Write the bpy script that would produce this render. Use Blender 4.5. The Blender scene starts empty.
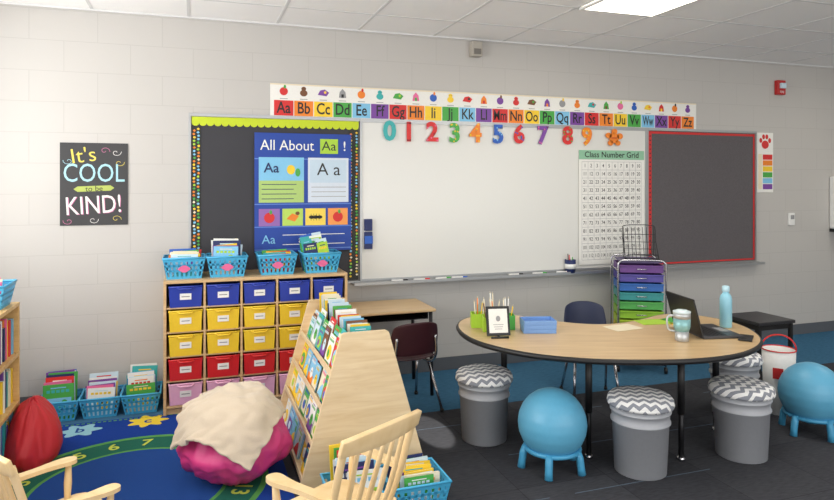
import bpy, math, random
from mathutils import Matrix, Vector, noise
random.seed(7)
scene=bpy.context.scene
COL=scene.collection
PI=math.pi
def lin(c):
    c=c/255.0
    return c/12.92 if c<=0.04045 else ((c+0.055)/1.055)**2.4
def C(r,g,b): return (lin(r),lin(g),lin(b),1)
# ---------------------------------------------------------------- materials
_M={}
def mat(name,col=(200,200,200),rough=.5,metal=0,bump=0,scale=60,var=.05,spec=.5,sheen=0,emit=0):
    if name in _M: return _M[name]
    m=bpy.data.materials.new(name); m.use_nodes=True
    nt=m.node_tree; n=nt.nodes; l=nt.links
    b=n['Principled BSDF']
    c=C(*col)
    tc=n.new('ShaderNodeTexCoord'); nz=n.new('ShaderNodeTexNoise'); nz.inputs['Scale'].default_value=scale
    nz.inputs['Detail'].default_value=3
    l.new(tc.outputs['Object'],nz.inputs['Vector'])
    mx=n.new('ShaderNodeMix'); mx.data_type='RGBA'
    mx.inputs[6].default_value=tuple(v*(1-var) for v in c[:3])+(1,)
    mx.inputs[7].default_value=tuple(min(1,v*(1+var)) for v in c[:3])+(1,)
    l.new(nz.outputs['Fac'],mx.inputs[0]); l.new(mx.outputs[2],b.inputs['Base Color'])
    b.inputs['Roughness'].default_value=rough; b.inputs['Metallic'].default_value=metal
    b.inputs['Specular IOR Level'].default_value=spec
    if sheen: b.inputs['Sheen Weight'].default_value=sheen
    if emit:
        b.inputs['Emission Color'].default_value=c; b.inputs['Emission Strength'].default_value=emit
    if bump:
        bp=n.new('ShaderNodeBump'); bp.inputs['Strength'].default_value=bump; bp.inputs['Distance'].default_value=.01
        l.new(nz.outputs['Fac'],bp.inputs['Height']); l.new(bp.outputs['Normal'],b.inputs['Normal'])
    _M[name]=m; return m
def wood(name,c1,c2,scale=(3,30,30),rough=.45):
    if name in _M: return _M[name]
    m=bpy.data.materials.new(name); m.use_nodes=True
    nt=m.node_tree; n=nt.nodes; l=nt.links; b=n['Principled BSDF']
    tc=n.new('ShaderNodeTexCoord'); mp=n.new('ShaderNodeMapping'); mp.inputs['Scale'].default_value=scale
    nz=n.new('ShaderNodeTexNoise'); nz.inputs['Scale'].default_value=1.5; nz.inputs['Detail'].default_value=6; nz.inputs['Distortion'].default_value=.6
    cr=n.new('ShaderNodeValToRGB'); cr.color_ramp.elements[0].position=.3; cr.color_ramp.elements[1].position=.7
    cr.color_ramp.elements[0].color=C(*c1); cr.color_ramp.elements[1].color=C(*c2)
    l.new(tc.outputs['Object'],mp.inputs[0]); l.new(mp.outputs[0],nz.inputs['Vector']); l.new(nz.outputs['Fac'],cr.inputs[0]); l.new(cr.outputs[0],b.inputs['Base Color'])
    b.inputs['Roughness'].default_value=rough
    _M[name]=m; return m
def mth(n,l,op,a,b=None):
    x=n.new('ShaderNodeMath'); x.operation=op
    for i,v in enumerate((a,b)):
        if v is None: continue
        if isinstance(v,(int,float)): x.inputs[i].default_value=v
        else: l.new(v,x.inputs[i])
    return x.outputs[0]
def chevron():
    m=bpy.data.materials.new('chevron_fabric'); m.use_nodes=True
    nt=m.node_tree; n=nt.nodes; l=nt.links; b=n['Principled BSDF']
    tc=n.new('ShaderNodeTexCoord'); sp=n.new('ShaderNodeSeparateXYZ'); l.new(tc.outputs['Object'],sp.inputs[0])
    zz=mth(n,l,'PINGPONG',sp.outputs[0],.027)
    s=mth(n,l,'ADD',sp.outputs[1],zz); s=mth(n,l,'ADD',s,sp.outputs[2])
    s=mth(n,l,'DIVIDE',s,.056); s=mth(n,l,'FRACT',s); s=mth(n,l,'GREATER_THAN',s,.5)
    mx=n.new('ShaderNodeMix'); mx.data_type='RGBA'; mx.inputs[6].default_value=C(142,146,156); mx.inputs[7].default_value=C(242,242,242)
    l.new(s,mx.inputs[0]); l.new(mx.outputs[2],b.inputs['Base Color']); b.inputs['Roughness'].default_value=.9
    return m
def wallmat():
    m=bpy.data.materials.new('painted_cinder_block'); m.use_nodes=True
    nt=m.node_tree; n=nt.nodes; l=nt.links; b=n['Principled BSDF']
    g=n.new('ShaderNodeNewGeometry'); sp=n.new('ShaderNodeSeparateXYZ'); l.new(g.outputs['Position'],sp.inputs[0])
    xy=mth(n,l,'ADD',sp.outputs[0],sp.outputs[1])
    cb=n.new('ShaderNodeCombineXYZ'); l.new(xy,cb.inputs[0]); l.new(sp.outputs[2],cb.inputs[1])
    br=n.new('ShaderNodeTexBrick'); br.inputs['Scale'].default_value=1; br.inputs['Brick Width'].default_value=.406; br.inputs['Row Height'].default_value=.203
    br.inputs['Mortar Size'].default_value=.003; br.inputs['Mortar Smooth'].default_value=.6; br.offset=.5
    br.inputs['Color1'].default_value=C(194,191,187); br.inputs['Color2'].default_value=C(195,192,188); br.inputs['Mortar'].default_value=C(184,181,177)
    l.new(cb.outputs[0],br.inputs['Vector']); l.new(br.outputs['Color'],b.inputs['Base Color'])
    nz=n.new('ShaderNodeTexNoise'); nz.inputs['Scale'].default_value=90; l.new(g.outputs['Position'],nz.inputs['Vector'])
    h=mth(n,l,'MULTIPLY',br.outputs['Fac'],-1.0); h2=mth(n,l,'MULTIPLY',nz.outputs['Fac'],.25); h=mth(n,l,'ADD',h,h2)
    bp=n.new('ShaderNodeBump'); bp.inputs['Strength'].default_value=.16; bp.inputs['Distance'].default_value=.005
    l.new(h,bp.inputs['Height']); l.new(bp.outputs['Normal'],b.inputs['Normal']); b.inputs['Roughness'].default_value=.6
    return m
def floormat():
    m=bpy.data.materials.new('carpet_tiles'); m.use_nodes=True
    nt=m.node_tree; n=nt.nodes; l=nt.links; b=n['Principled BSDF']
    g=n.new('ShaderNodeNewGeometry'); sp=n.new('ShaderNodeSeparateXYZ'); l.new(g.outputs['Position'],sp.inputs[0])
    cb=n.new('ShaderNodeCombineXYZ'); l.new(sp.outputs[0],cb.inputs[0]); l.new(sp.outputs[1],cb.inputs[1])
    br=n.new('ShaderNodeTexBrick'); br.inputs['Scale'].default_value=1; br.inputs['Brick Width'].default_value=.5; br.inputs['Row Height'].default_value=.5; br.offset=0
    br.inputs['Mortar Size'].default_value=.002; br.inputs['Color1'].default_value=C(68,69,74); br.inputs['Color2'].default_value=C(76,77,82); br.inputs['Mortar'].default_value=C(56,57,62)
    l.new(cb.outputs[0],br.inputs['Vector'])
    mp=n.new('ShaderNodeMapping'); mp.inputs['Scale'].default_value=(14,60,1); l.new(g.outputs['Position'],mp.inputs[0])
    nz=n.new('ShaderNodeTexNoise'); nz.inputs['Scale'].default_value=1.5; nz.inputs['Detail'].default_value=6; l.new(mp.outputs[0],nz.inputs['Vector'])
    ac=mth(n,l,'ADD',sp.outputs[1],10.13); ac=mth(n,l,'MODULO',ac,.5); ac=mth(n,l,'LESS_THAN',ac,.008)
    n3=n.new('ShaderNodeTexNoise'); n3.inputs['Scale'].default_value=1.1; l.new(g.outputs['Position'],n3.inputs['Vector'])
    a2=mth(n,l,'GREATER_THAN',n3.outputs['Fac'],.5); ac=mth(n,l,'MULTIPLY',ac,a2); ac=mth(n,l,'MULTIPLY',ac,.6)
    acm=n.new('ShaderNodeMix'); acm.data_type='RGBA'; acm.inputs[7].default_value=C(110,128,146); l.new(ac,acm.inputs[0]); l.new(br.outputs['Color'],acm.inputs[6])
    blue=n.new('ShaderNodeMix'); blue.data_type='RGBA'; blue.inputs[7].default_value=C(72,116,148); l.new(acm.outputs[2],blue.inputs[6])
    msk=mth(n,l,'GREATER_THAN',sp.outputs[1],-.86); l.new(msk,blue.inputs[0])
    mul=n.new('ShaderNodeMix'); mul.data_type='RGBA'; mul.blend_type='MULTIPLY'; mul.inputs[0].default_value=.6
    cr=n.new('ShaderNodeValToRGB'); cr.color_ramp.elements[0].position=.3; cr.color_ramp.elements[0].color=(.7,.7,.7,1); cr.color_ramp.elements[1].position=.7; cr.color_ramp.elements[1].color=(1.2,1.2,1.2,1)
    l.new(nz.outputs['Fac'],cr.inputs[0]); l.new(blue.outputs[2],mul.inputs[6]); l.new(cr.outputs[0],mul.inputs[7]); l.new(mul.outputs[2],b.inputs['Base Color'])
    n2=n.new('ShaderNodeTexNoise'); n2.inputs['Scale'].default_value=350; l.new(g.outputs['Position'],n2.inputs['Vector'])
    bp=n.new('ShaderNodeBump'); bp.inputs['Strength'].default_value=.5; bp.inputs['Distance'].default_value=.005; l.new(n2.outputs['Fac'],bp.inputs['Height']); l.new(bp.outputs['Normal'],b.inputs['Normal'])
    b.inputs['Roughness'].default_value=1; b.inputs['Specular IOR Level'].default_value=.0
    return m
WALL=wallmat(); FLOOR=floormat(); CHEV=chevron()
BIRCH=wood('birch_plywood',(228,200,156),(242,219,180))
MAPLE=wood('maple_laminate',(198,166,122),(216,186,142),scale=(2,18,2),rough=.35)
CUBW=wood('cubby_wood',(200,164,116),(218,184,138))
RAILW=wood('chair_wood',(226,194,140),(240,212,166),scale=(8,8,3))
BLACK=mat('black_plastic',(26,26,28),.45); WHITE=mat('white_plastic',(238,238,236),.4)
CHROME=mat('chrome',(200,200,205),.2,1); DKMET=mat('dark_metal',(45,45,48),.4,.6)
ALU=mat('aluminium',(176,178,180),.4,.7)
PAPER=mat('white_paper',(240,239,234),.8)
BASKB=mat('basket_blue',(74,176,222),.4)
# ---------------------------------------------------------------- mesh builder
def T(x=0,y=0,z=0): return Matrix.Translation((x,y,z))
def R(a,ax): return Matrix.Rotation(math.radians(a),4,ax)
_TC={}
def tmesh(s,bold=0,ext=0,res=3):
    k=(s,bold,ext,res)
    if k in _TC: return _TC[k]
    cu=bpy.data.curves.new('t','FONT'); cu.body=s; cu.size=1; cu.resolution_u=res; cu.offset=bold; cu.extrude=ext
    cu.align_x='CENTER'; cu.align_y='CENTER'
    ob=bpy.data.objects.new('t',cu); COL.objects.link(ob)
    dg=bpy.context.evaluated_depsgraph_get(); dg.update()
    me=bpy.data.meshes.new_from_object(ob.evaluated_get(dg))
    vs=[tuple(v.co) for v in me.vertices]; fs=[tuple(p.vertices) for p in me.polygons]
    bpy.data.objects.remove(ob); bpy.data.meshes.remove(me); bpy.data.curves.remove(cu)
    _TC[k]=(vs,fs); return _TC[k]
class MB:
    def __init__(s): s.v=[];s.f=[];s.m=[];s.s=[];s.mats=[]
    def mi(s,m):
        if m not in s.mats: s.mats.append(m)
        return s.mats.index(m)
    def add(s,vs,fs,m,M=None,smooth=False):
        o=len(s.v)
        for v in vs:
            v=Vector(v)
            if M is not None: v=M@v
            s.v.append(tuple(v))
        i=s.mi(m)
        for f in fs:
            s.f.append(tuple(o+k for k in f)); s.m.append(i); s.s.append(smooth)
        return s
    def box(s,c,d,m,M=None):
        x,y,z=d[0]/2,d[1]/2,d[2]/2; a,b,e=c
        vs=[(a+i*x,b+j*y,e+k*z) for i in(-1,1) for j in(-1,1) for k in(-1,1)]
        return s.add(vs,[(0,1,3,2),(4,6,7,5),(0,4,5,1),(2,3,7,6),(0,2,6,4),(1,5,7,3)],m,M)
    def b2(s,x0,x1,y0,y1,z0,z1,m,M=None):
        return s.box(((x0+x1)/2,(y0+y1)/2,(z0+z1)/2),(abs(x1-x0),abs(y1-y0),abs(z1-z0)),m,M)
    def lathe(s,pr,m,seg=28,M=None,smooth=True):
        vs=[];fs=[];n=len(pr)
        for r,z in pr:
            for k in range(seg):
                a=2*PI*k/seg; vs.append((r*math.cos(a),r*math.sin(a),z))
        for i in range(n-1):
            for k in range(seg):
                k2=(k+1)%seg; fs.append((i*seg+k,i*seg+k2,(i+1)*seg+k2,(i+1)*seg+k))
        if pr[0][0]>1e-4: fs.append(tuple(range(seg-1,-1,-1)))
        if pr[-1][0]>1e-4: fs.append(tuple((n-1)*seg+k for k in range(seg)))
        return s.add(vs,fs,m,M,smooth)
    def tube(s,pts,r,m,seg=8,closed=False,M=None,flat=1):
        P=[Vector(p) for p in pts]; n=len(P); rs=r if isinstance(r,(list,tuple)) else [r]*n
        vs=[];fs=[]; up=None
        for i in range(n):
            if closed: t=(P[(i+1)%n]-P[i-1])
            else: t=P[min(i+1,n-1)]-P[max(i-1,0)]
            t.normalize()
            if up is None:
                up=Vector((0,0,1)) if abs(t.z)<.9 else Vector((1,0,0))
            a=t.cross(up); a.normalize(); b=a.cross(t); b.normalize(); up=b
            for k in range(seg):
                q=2*PI*k/seg; vs.append(tuple(P[i]+a*math.cos(q)*rs[i]+b*math.sin(q)*rs[i]*flat))
        for i in range(n if closed else n-1):
            j=(i+1)%n
            for k in range(seg):
                k2=(k+1)%seg; fs.append((i*seg+k,i*seg+k2,j*seg+k2,j*seg+k))
        if not closed:
            fs.append(tuple(range(seg-1,-1,-1))); fs.append(tuple((n-1)*seg+k for k in range(seg)))
        return s.add(vs,fs,m,M,True)
    def prism(s,poly,z0,z1,mt,ms=None,M=None):
        n=len(poly); ms=ms or mt
        s.add([(x,y,z1) for x,y in poly],[tuple(range(n))],mt,M)
        s.add([(x,y,z0) for x,y in poly],[tuple(range(n-1,-1,-1))],ms,M)
        s.add([(x,y,z0) for x,y in poly]+[(x,y,z1) for x,y in poly],[(i,(i+1)%n,n+(i+1)%n,n+i) for i in range(n)],ms,M)
        return s
    def grid(s,fn,nu,nv,m,M=None):
        vs=[fn(i/(nu-1),j/(nv-1)) for i in range(nu) for j in range(nv)]
        fs=[(i*nv+j,(i+1)*nv+j,(i+1)*nv+j+1,i*nv+j+1) for i in range(nu-1) for j in range(nv-1)]
        return s.add(vs,fs,m,M,True)
    def rect(s,x0,z0,x1,z1,m,lay=1,M=None):
        y=-.0008*lay
        return s.add([(x0,y,z0),(x1,y,z0),(x1,y,z1),(x0,y,z1)],[(0,1,2,3)],m,M)
    def poly(s,pts,m,lay=1,M=None):
        return s.add([(x,-.0008*lay,z) for x,z in pts],[tuple(range(len(pts)))],m,M)
    def disc(s,cx,cz,rx,rz,m,lay=1,seg=18,M=None):
        return s.poly([(cx+rx*math.cos(2*PI*k/seg),cz+rz*math.sin(2*PI*k/seg)) for k in range(seg)],m,lay,M)
    def text(s,t,cx,cz,size,m,lay=2,bold=0,wide=1,rot=0,M=None,ext=0,maxw=None):
        vs,fs=tmesh(t,bold,ext)
        ca,sa=math.cos(math.radians(rot)),math.sin(math.radians(rot))
        if maxw:
            wd=(max(v[0] for v in vs)-min(v[0] for v in vs))*size*wide
            if wd>maxw: wide*=maxw/wd
        out=[]
        for x,y,z in vs:
            x*=size*wide;y*=size
            out.append((cx+x*ca-y*sa,-.0008*lay-z*size,cz+x*sa+y*ca))
        return s.add(out,fs,m,M)
    def make(s,name,bevel=0,solid=0,sub=0):
        me=bpy.data.meshes.new(name); me.from_pydata(s.v,[],s.f)
        for m in s.mats: me.materials.append(m)
        for p,i,sm in zip(me.polygons,s.m,s.s): p.material_index=i; p.use_smooth=sm
        me.update()
        ob=bpy.data.objects.new(name,me); COL.objects.link(ob)
        if solid:
            d=ob.modifiers.new('solid','SOLIDIFY'); d.thickness=solid; d.offset=0
        if bevel:
            d=ob.modifiers.new('bevel','BEVEL'); d.width=bevel; d.segments=2; d.limit_method='ANGLE'; d.angle_limit=.6
        if sub:
            d=ob.modifiers.new('sub','SUBSURF'); d.levels=sub; d.render_levels=sub
        return ob
def tag(ob,label,cat,group=None,kind=None):
    ob['label']=label; ob['category']=cat
    if group: ob['group']=group
    if kind: ob['kind']=kind
    return ob
def root(name,label,cat,loc=(0,0,0),rz=0,group=None):
    e=bpy.data.objects.new(name,None); e.empty_display_size=.1; COL.objects.link(e)
    e.location=loc; e.rotation_euler=(0,0,math.radians(rz)); return tag(e,label,cat,group)
def part(mb,name,parent,loc=(0,0,0),rot=(0,0,0),label=None,**k):
    o=mb.make(name,**k); o.parent=parent; o.location=loc; o.rotation_euler=[math.radians(a) for a in rot]
    if label: o['label']=label
    return o
def thing(mb,name,label,cat,loc=(0,0,0),rot=(0,0,0),group=None,**k):
    o=mb.make(name,**k); o.location=loc; o.rotation_euler=[math.radians(a) for a in rot]
    return tag(o,label,cat,group)
def dup(o,loc=None,rz=None,label=None,parent=None):
    c=o.copy(); COL.objects.link(c)
    if parent is not None: c.parent=parent
    if loc is not None: c.location=loc
    if rz is not None: c.rotation_euler=(0,0,math.radians(rz))
    if label: c['label']=label
    for ch in list(o.children): dup(ch,parent=c)
    return c
def structure(mb,name,**k):
    o=mb.make(name,**k); o['kind']='structure'; return o
def crom(pts,n=6,closed=True):
    out=[];N=len(pts)
    for i in range(N if closed else N-1):
        if closed: p0,p1,p2,p3=pts[i-1],pts[i],pts[(i+1)%N],pts[(i+2)%N]
        else: p0,p1,p2,p3=pts[max(i-1,0)],pts[i],pts[i+1],pts[min(i+2,N-1)]
        for k in range(n):
            t=k/n
            out.append(tuple(.5*((2*b)+(-a+c)*t+(2*a-5*b+4*c-d)*t*t+(-a+3*b-3*c+d)*t**3) for a,b,c,d in zip(p0,p1,p2,p3)))
    if not closed: out.append(tuple(pts[-1]))
    return out
CR={'red':(214,44,44),'orange':(240,134,40),'yellow':(248,208,50),'green':(74,170,72),'blue':(42,96,190),'purple':(124,70,160),
 'teal':(60,176,176),'pink':(230,110,160),'lime':(170,210,60),'white':(240,240,236),'navy':(30,44,96),'black':(28,28,30),'cream':(236,224,196),'brown':(120,76,46),'sky':(130,196,232),'maroon':(96,30,40),'gray':(150,150,152),'pale':(206,228,240)}
def pc(n,rough=.55): return mat('print_'+n,CR[n],rough)

# ================================================================ BEAN BAGS + CLOTH BLANKET (simulated first, while the scene is small)
def bagpt(a,e,rx,ry,rz,seed,off=0.0,slump=.62,cre=1):
    d=Vector((math.cos(e)*math.cos(a),math.cos(e)*math.sin(a),math.sin(e)))
    q=noise.noise(d*1.5+Vector((seed,0,0)))*.12-abs(noise.noise(Vector((math.cos(a)*3.2,math.sin(a)*3.2,d.z*1.6+seed))))*.16*cre-abs(noise.noise(d*5+Vector((seed,3,0))))*.06*cre
    r=1.06+q+off
    z=d.z*r
    z=z if z>0 else z*.75
    sp=1.0-.10*max(0,d.z)
    return (d.x*r*rx*sp,d.y*r*ry*sp,max(0.0,(z+slump)*rz/(1+slump)))
def beanbag(label,loc,rx,ry,rz,mt,seed,slump=.62,lean=(0,0),cre=1):
    m=MB()
    def fn(u,v):
        x,y,z=bagpt(2*PI*u,-PI/2+PI*v,rx,ry,rz,seed,slump=slump,cre=cre)
        return (x+lean[0]*z,y+lean[1]*z,z)
    m.grid(fn,97,61,mt)
    return thing(m,'bean_bag',label,'bean bag',loc)
PB=(.195,-1.41,.0105)
bag=beanbag('magenta bean bag slumped on the rug against the book rack',PB,.262,.28,.40,mat('magenta_vinyl',(214,62,130),.45,bump=.12,scale=9),2.3,slump=.75,lean=(.06,.08),cre=.9)
FL=mat('beige_fleece',(206,190,168),1,bump=.3,scale=220,var=.07,sheen=.3)
bag.modifiers.new('col','COLLISION'); bag.collision.thickness_outer=.008; bag.collision.cloth_friction=80
gm=MB(); gm.add([(-2,-3.5,.012),(2,-3.5,.012),(2,.5,.012),(-2,.5,.012)],[(0,1,2,3)],FL); gnd=gm.make('tmp_ground'); gnd.modifiers.new('col','COLLISION'); gnd.collision.thickness_outer=.01; gnd.collision.cloth_friction=60
N=46
def cl0(u,v):
    x=(u-.5)*.66; y=(v-.5)*.60
    z=.012*math.sin(u*7+1.2*math.sin(v*3))
    a=math.radians(-28)
    X=x*math.cos(a)-y*math.sin(a)-.055; Y=x*math.sin(a)+y*math.cos(a)-.10
    return (PB[0]+X,PB[1]+Y,.445+z)
m=MB(); m.grid(cl0,N,N,FL); clo=m.make('blanket_sim')
cm=clo.modifiers.new('Cloth','CLOTH'); st=cm.settings
st.quality=8; st.mass=.35; st.tension_stiffness=25; st.compression_stiffness=25; st.shear_stiffness=12; st.bending_stiffness=8
st.tension_damping=12; st.compression_damping=12; st.bending_damping=2; st.air_damping=2
cs=cm.collision_settings; cs.collision_quality=3; cs.distance_min=.008; cs.use_self_collision=True; cs.self_distance_min=.008
cm.point_cache.frame_start=1; cm.point_cache.frame_end=40
for fr in range(1,34): scene.frame_set(fr)
dg=bpy.context.evaluated_depsgraph_get()
me=bpy.data.meshes.new_from_object(clo.evaluated_get(dg))
pts_=[v.co.copy() for v in me.vertices]
bpy.data.objects.remove(clo); bpy.data.objects.remove(gnd); bag.modifiers.remove(bag.modifiers['col'])
scene.frame_set(1)
# plush relaxation: average neighbours so only the broad folds stay, then push out a little to stay off the bag
cen=Vector((PB[0],PB[1],.10))
for it in range(5):
    new=[]
    for i in range(N):
        for j in range(N):
            nb=[pts_[a*N+b] for a,b in ((i-1,j),(i+1,j),(i,j-1),(i,j+1)) if 0<=a<N and 0<=b<N]
            avg=Vector((0,0,0))
            for q in nb: avg+=q
            avg/=len(nb); p=pts_[i*N+j]
            edge=i in(0,N-1) or j in(0,N-1)
            new.append(p.lerp(avg,.15 if edge else .6))
    pts_=new
out_=[]
for p in pts_:
    d=p-cen; d.normalize(); q=p+d*.010; q.z=max(q.z,.022); out_.append(q)
m=MB(); o=Vector((PB[0],PB[1],.0))
m.add([tuple(p-o) for p in out_],[(i*N+j,(i+1)*N+j,(i+1)*N+j+1,i*N+j+1) for i in range(N-1) for j in range(N-1)],FL,smooth=True)
thing(m,'blanket','beige fleece blanket draped over the magenta bean bag','blanket',(PB[0],PB[1],0),solid=.014,sub=2)
beanbag('red vinyl bean bag beside the low bookcase',(-.80,-.87,.0105),.125,.23,.31,mat('red_vinyl',(200,40,50),.55,bump=.12,scale=9),8.4,slump=.5,lean=(-.05,.05),cre=.45)

# ================================================================ PRINTS
X0,X1,Z0,Z1=.53,4.385,1.978,2.222
mb=MB(); W=X1-X0; H=Z1-Z0
mb.box((W/2,.002,H/2),(W,.004,H),PAPER)
cyc=['red','orange','yellow','green','sky','purple']
cw=(W-.05)/26; mid=H*.5
mb.rect(.0,.0,W,.006,pc('red'),1); mb.rect(0,H-.01,W,H,pc('cream'),1)
for i in range(26):
    x=.025+i*cw; ch=chr(65+i)
    mb.rect(x+.003,.01,x+cw-.003,mid,pc(cyc[i%6]),1)
    mb.text(ch+ch.lower(),x+cw/2,mid/2+.004,.118,BLACK,2,bold=.014,wide=.78,maxw=cw*.78)
    ic=pc(['red','brown','purple','gray','orange','teal','green','pink','blue','yellow','red','orange','purple'][i%13]); ic2=pc(['green','orange','yellow','black','red','brown','lime'][i%7])
    cx,cz=x+cw*.5,mid+.066
    k=i%4
    if k==0: mb.disc(cx,cz,.03,.03,ic,1); mb.disc(cx+.008,cz+.034,.009,.014,ic2,2,10)
    elif k==1: mb.disc(cx,cz-.008,.028,.024,ic,1); mb.disc(cx,cz+.024,.018,.016,ic,2,12); mb.disc(cx-.006,cz+.026,.003,.003,BLACK,3,6); mb.disc(cx+.006,cz+.026,.003,.003,BLACK,3,6)
    elif k==2: mb.poly([(cx-.042,cz-.016),(cx+.024,cz-.024),(cx+.044,cz+.004),(cx+.012,cz+.026),(cx-.024,cz+.018)],ic,1); mb.disc(cx+.014,cz+.004,.01,.01,ic2,2,10)
    else: mb.poly([(cx-.028,cz-.03),(cx+.028,cz-.03),(cx+.022,cz+.012),(cx,cz+.038),(cx-.022,cz+.012)],ic,1); mb.rect(cx-.009,cz-.03,cx+.009,cz-.004,ic2,2)
    mb.rect(cx-.028,mid+.01,cx+.028,mid+.015,pc('gray'),1)
thing(mb,'alphabet_banner','long alphabet strip with picture cards above coloured letter squares','wall chart',(X0,-.012,Z0))
nx=[1.432,1.588,1.783,1.974,2.156,2.358,2.548,2.768,3.01,3.2]
nc=['teal','red','red','green','orange','blue','red','purple','red','orange']
nb=['sky','maroon','pink','yellow','yellow','sky','blue','pink','green','yellow']
for i in range(10):
    mb=MB()
    mb.text(str(i),0,0,.205,mat('dig_'+nc[i],CR[nc[i]],.5),0,bold=.035,ext=.008)
    tv,_=tmesh(str(i),.0)
    rr=random.Random(i)
    if i:
        for q in range(7):
            vx,vy,_z=tv[rr.randrange(len(tv))]; mb.disc(vx*.19,vy*.195,.007,.007,mat('dig2_'+nb[i],CR[nb[i]],.5),3.2,8)
    thing(mb,'number_cutout',f'{nc[i]} numeral {i} cutout taped over the whiteboard top','number decoration',(nx[i],-.034,1.888-.004*(i%2)),group='numerals along the whiteboard top')
mb=MB(); OR=pc('orange')
for cx,cz,rx_,rz_ in ((0,0,.05,.045),(-.055,.02,.03,.024),(.06,.015,.03,.026),(-.035,-.045,.026,.024),(.04,-.045,.026,.022),(.005,.055,.028,.024)):
    mb.prism([(cx+rx_*math.cos(2*PI*k/20),cz+rz_*math.sin(2*PI*k/20)) for k in range(20)],-.003,.003,OR,M=R(90,'X'))
mb.rect(-.03,-.01,.03,.006,mat('orange_dark',(206,96,30),.6),5)
thing(mb,'paper_cutout','lumpy orange paper cutout taped above the number grid','decoration',(3.47,-.04,1.885))
# poster
mb=MB(); w,h=.413,.552
mb.box((w/2,.002,h/2),(w,.004,h),mat('chalkboard',(66,66,68),.8))
Y=mat('chalk_yellow',(232,212,96),.7);CY=mat('chalk_blue',(168,214,228),.7);WH=pc('white');PK=mat('chalk_pink',(206,120,162),.7);OL=mat('chalk_olive',(176,190,96),.7)
mb.text("It's",.14,.465,.14,Y,1,bold=-.004,rot=8)
mb.text("COOL",.205,.345,.175,CY,1,bold=0,wide=.76)
mb.poly([(.105,.224),(.305,.232),(.33,.25),(.305,.268),(.105,.26),(.08,.242)],OL,1); mb.text("to be",.205,.244,.05,BLACK,2,bold=.0,rot=2)
mb.text("KIND!",.207,.128,.172,PK,1,bold=.002,wide=.75,rot=3); mb.text("KIND!",.203,.131,.172,WH,2,bold=-.002,wide=.75,rot=3)
for (cx,cz,sx_,sz,cc) in ((.34,.49,1,1,WH),(.05,.03,-1,1,PK),(.34,.04,1,-1,Y),(.05,.43,-1,1,CY),(.2,.035,1,1,WH),(.27,.5,1,-1,PK),(.36,.42,1,1,Y)):
    pr=None
    for j in range(14):
        a=j*.5; r=.004+.0022*j
        p=(cx+sx_*r*math.cos(a),cz+sz*r*math.sin(a)*.8)
        if pr:
            d=Vector((p[0]-pr[0],p[1]-pr[1])); d.normalize(); q=(-d.y*.0014,d.x*.0014)
            mb.poly([(pr[0]-q[0],pr[1]-q[1]),(p[0]-q[0],p[1]-q[1]),(p[0]+q[0],p[1]+q[1]),(pr[0]+q[0],pr[1]+q[1])],cc,1)
        pr=p
thing(mb,'poster','black chalkboard poster lettered in pastel on block wall','poster',(-.834,-.0065,1.21))
# number grid
mb=MB(); w,h=.67,.985
mb.box((w/2,.002,h/2),(w,.004,h),PAPER)
gr=mat('grid_green',(146,196,164),.6); gy=mat('grid_grey',(160,160,164),.6)
mb.rect(0,h-.08,w,h,gr,1); mb.text('Class Number Grid',w/2,h-.04,.07,BLACK,2,bold=.012)
for k in range(11):
    x=.03+k*(w-.06)/10; mb.rect(x-.0012,.04,x+.0012,h-.1,gy,1)
rhh=(h-.14)/12
for k in range(13):
    z=.04+k*rhh; mb.rect(.03,z-.0012,w-.03,z+.0012,gy,1)
for n_ in range(120):
    cx=.03+(n_%10+.5)*(w-.06)/10; cz=h-.1-(n_//10+.5)*rhh
    mb.text(str(n_+1),cx,cz,.045,BLACK,2,bold=.002,wide=.85 if n_<99 else .7)
thing(mb,'number_chart','white paper number grid chart with green heading, taped up','wall chart',(3.12,-.032,.79))
# pocket chart
mb=MB(); w,h=.711,.867
NV=mat('chart_blue',(34,70,160),.6); mb.box((w/2,.003,h/2),(w,.006,h),NV)
for z in (.0,.165,.33,.66): mb.rect(0,z+.015,w,z+.022,mat('chart_seam',(90,130,210),.4),1)
mb.text('All About',.235,.775,.108,WH,2,bold=0,maxw=.39)
mb.rect(.475,.72,.61,.83,pc('lime'),2); mb.text('Aa',.542,.775,.1,BLACK,3,bold=.0); mb.text('!',.66,.775,.1,WH,2,bold=.01)
mb.rect(.03,.36,.355,.69,pc('sky'),2); mb.rect(.03,.36,.355,.52,mat('card_green',(176,206,120),.6),3); mb.rect(.05,.53,.335,.68,pc('sky'),3)
mb.disc(.26,.6,.03,.035,pc('yellow'),5);mb.disc(.31,.58,.018,.03,pc('green'),5)
for k in range(4): mb.rect(.05,.49-.035*k,.3-.02*(k%2),.495-.035*k,pc('navy'),4)
mb.text('Aa',.12,.61,.1,pc('navy'),6,bold=.01)
mb.rect(.385,.36,.69,.69,mat('pocket_card',(214,224,236),.6),2); mb.rect(.4,.505,.675,.675,mat('pocket_card2',(196,216,232),.6),3); mb.text('A a',.54,.6,.13,BLACK,4,bold=.0)
for k in range(3): mb.rect(.41,.47-.035*k,.67,.474-.035*k,pc('gray'),3)
for k,(a,b) in enumerate((('purple','red'),('lime','orange'),('yellow','black'),('orange','red'))):
    x=.03+k*.168; mb.rect(x,.19,x+.15,.315,mat('card_'+a,tuple(int(v*.8+50) for v in CR[a]),.6),2)
    if k==2:
        for q in range(3): mb.disc(x+.045+.03*q,.25,.02,.013,pc('black'),3)
        for q in range(4): mb.rect(x+.04+.02*q,.225,x+.043+.02*q,.275,pc('black'),3)
    elif k==1: mb.poly([(x+.03,.24),(x+.09,.22),(x+.12,.26),(x+.07,.28)],pc(b),3); mb.disc(x+.11,.28,.016,.014,pc('brown'),4,10)
    else: mb.disc(x+.075,.25,.038,.038,pc(b),3); mb.disc(x+.085,.29,.01,.016,pc('green'),4,10)
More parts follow.
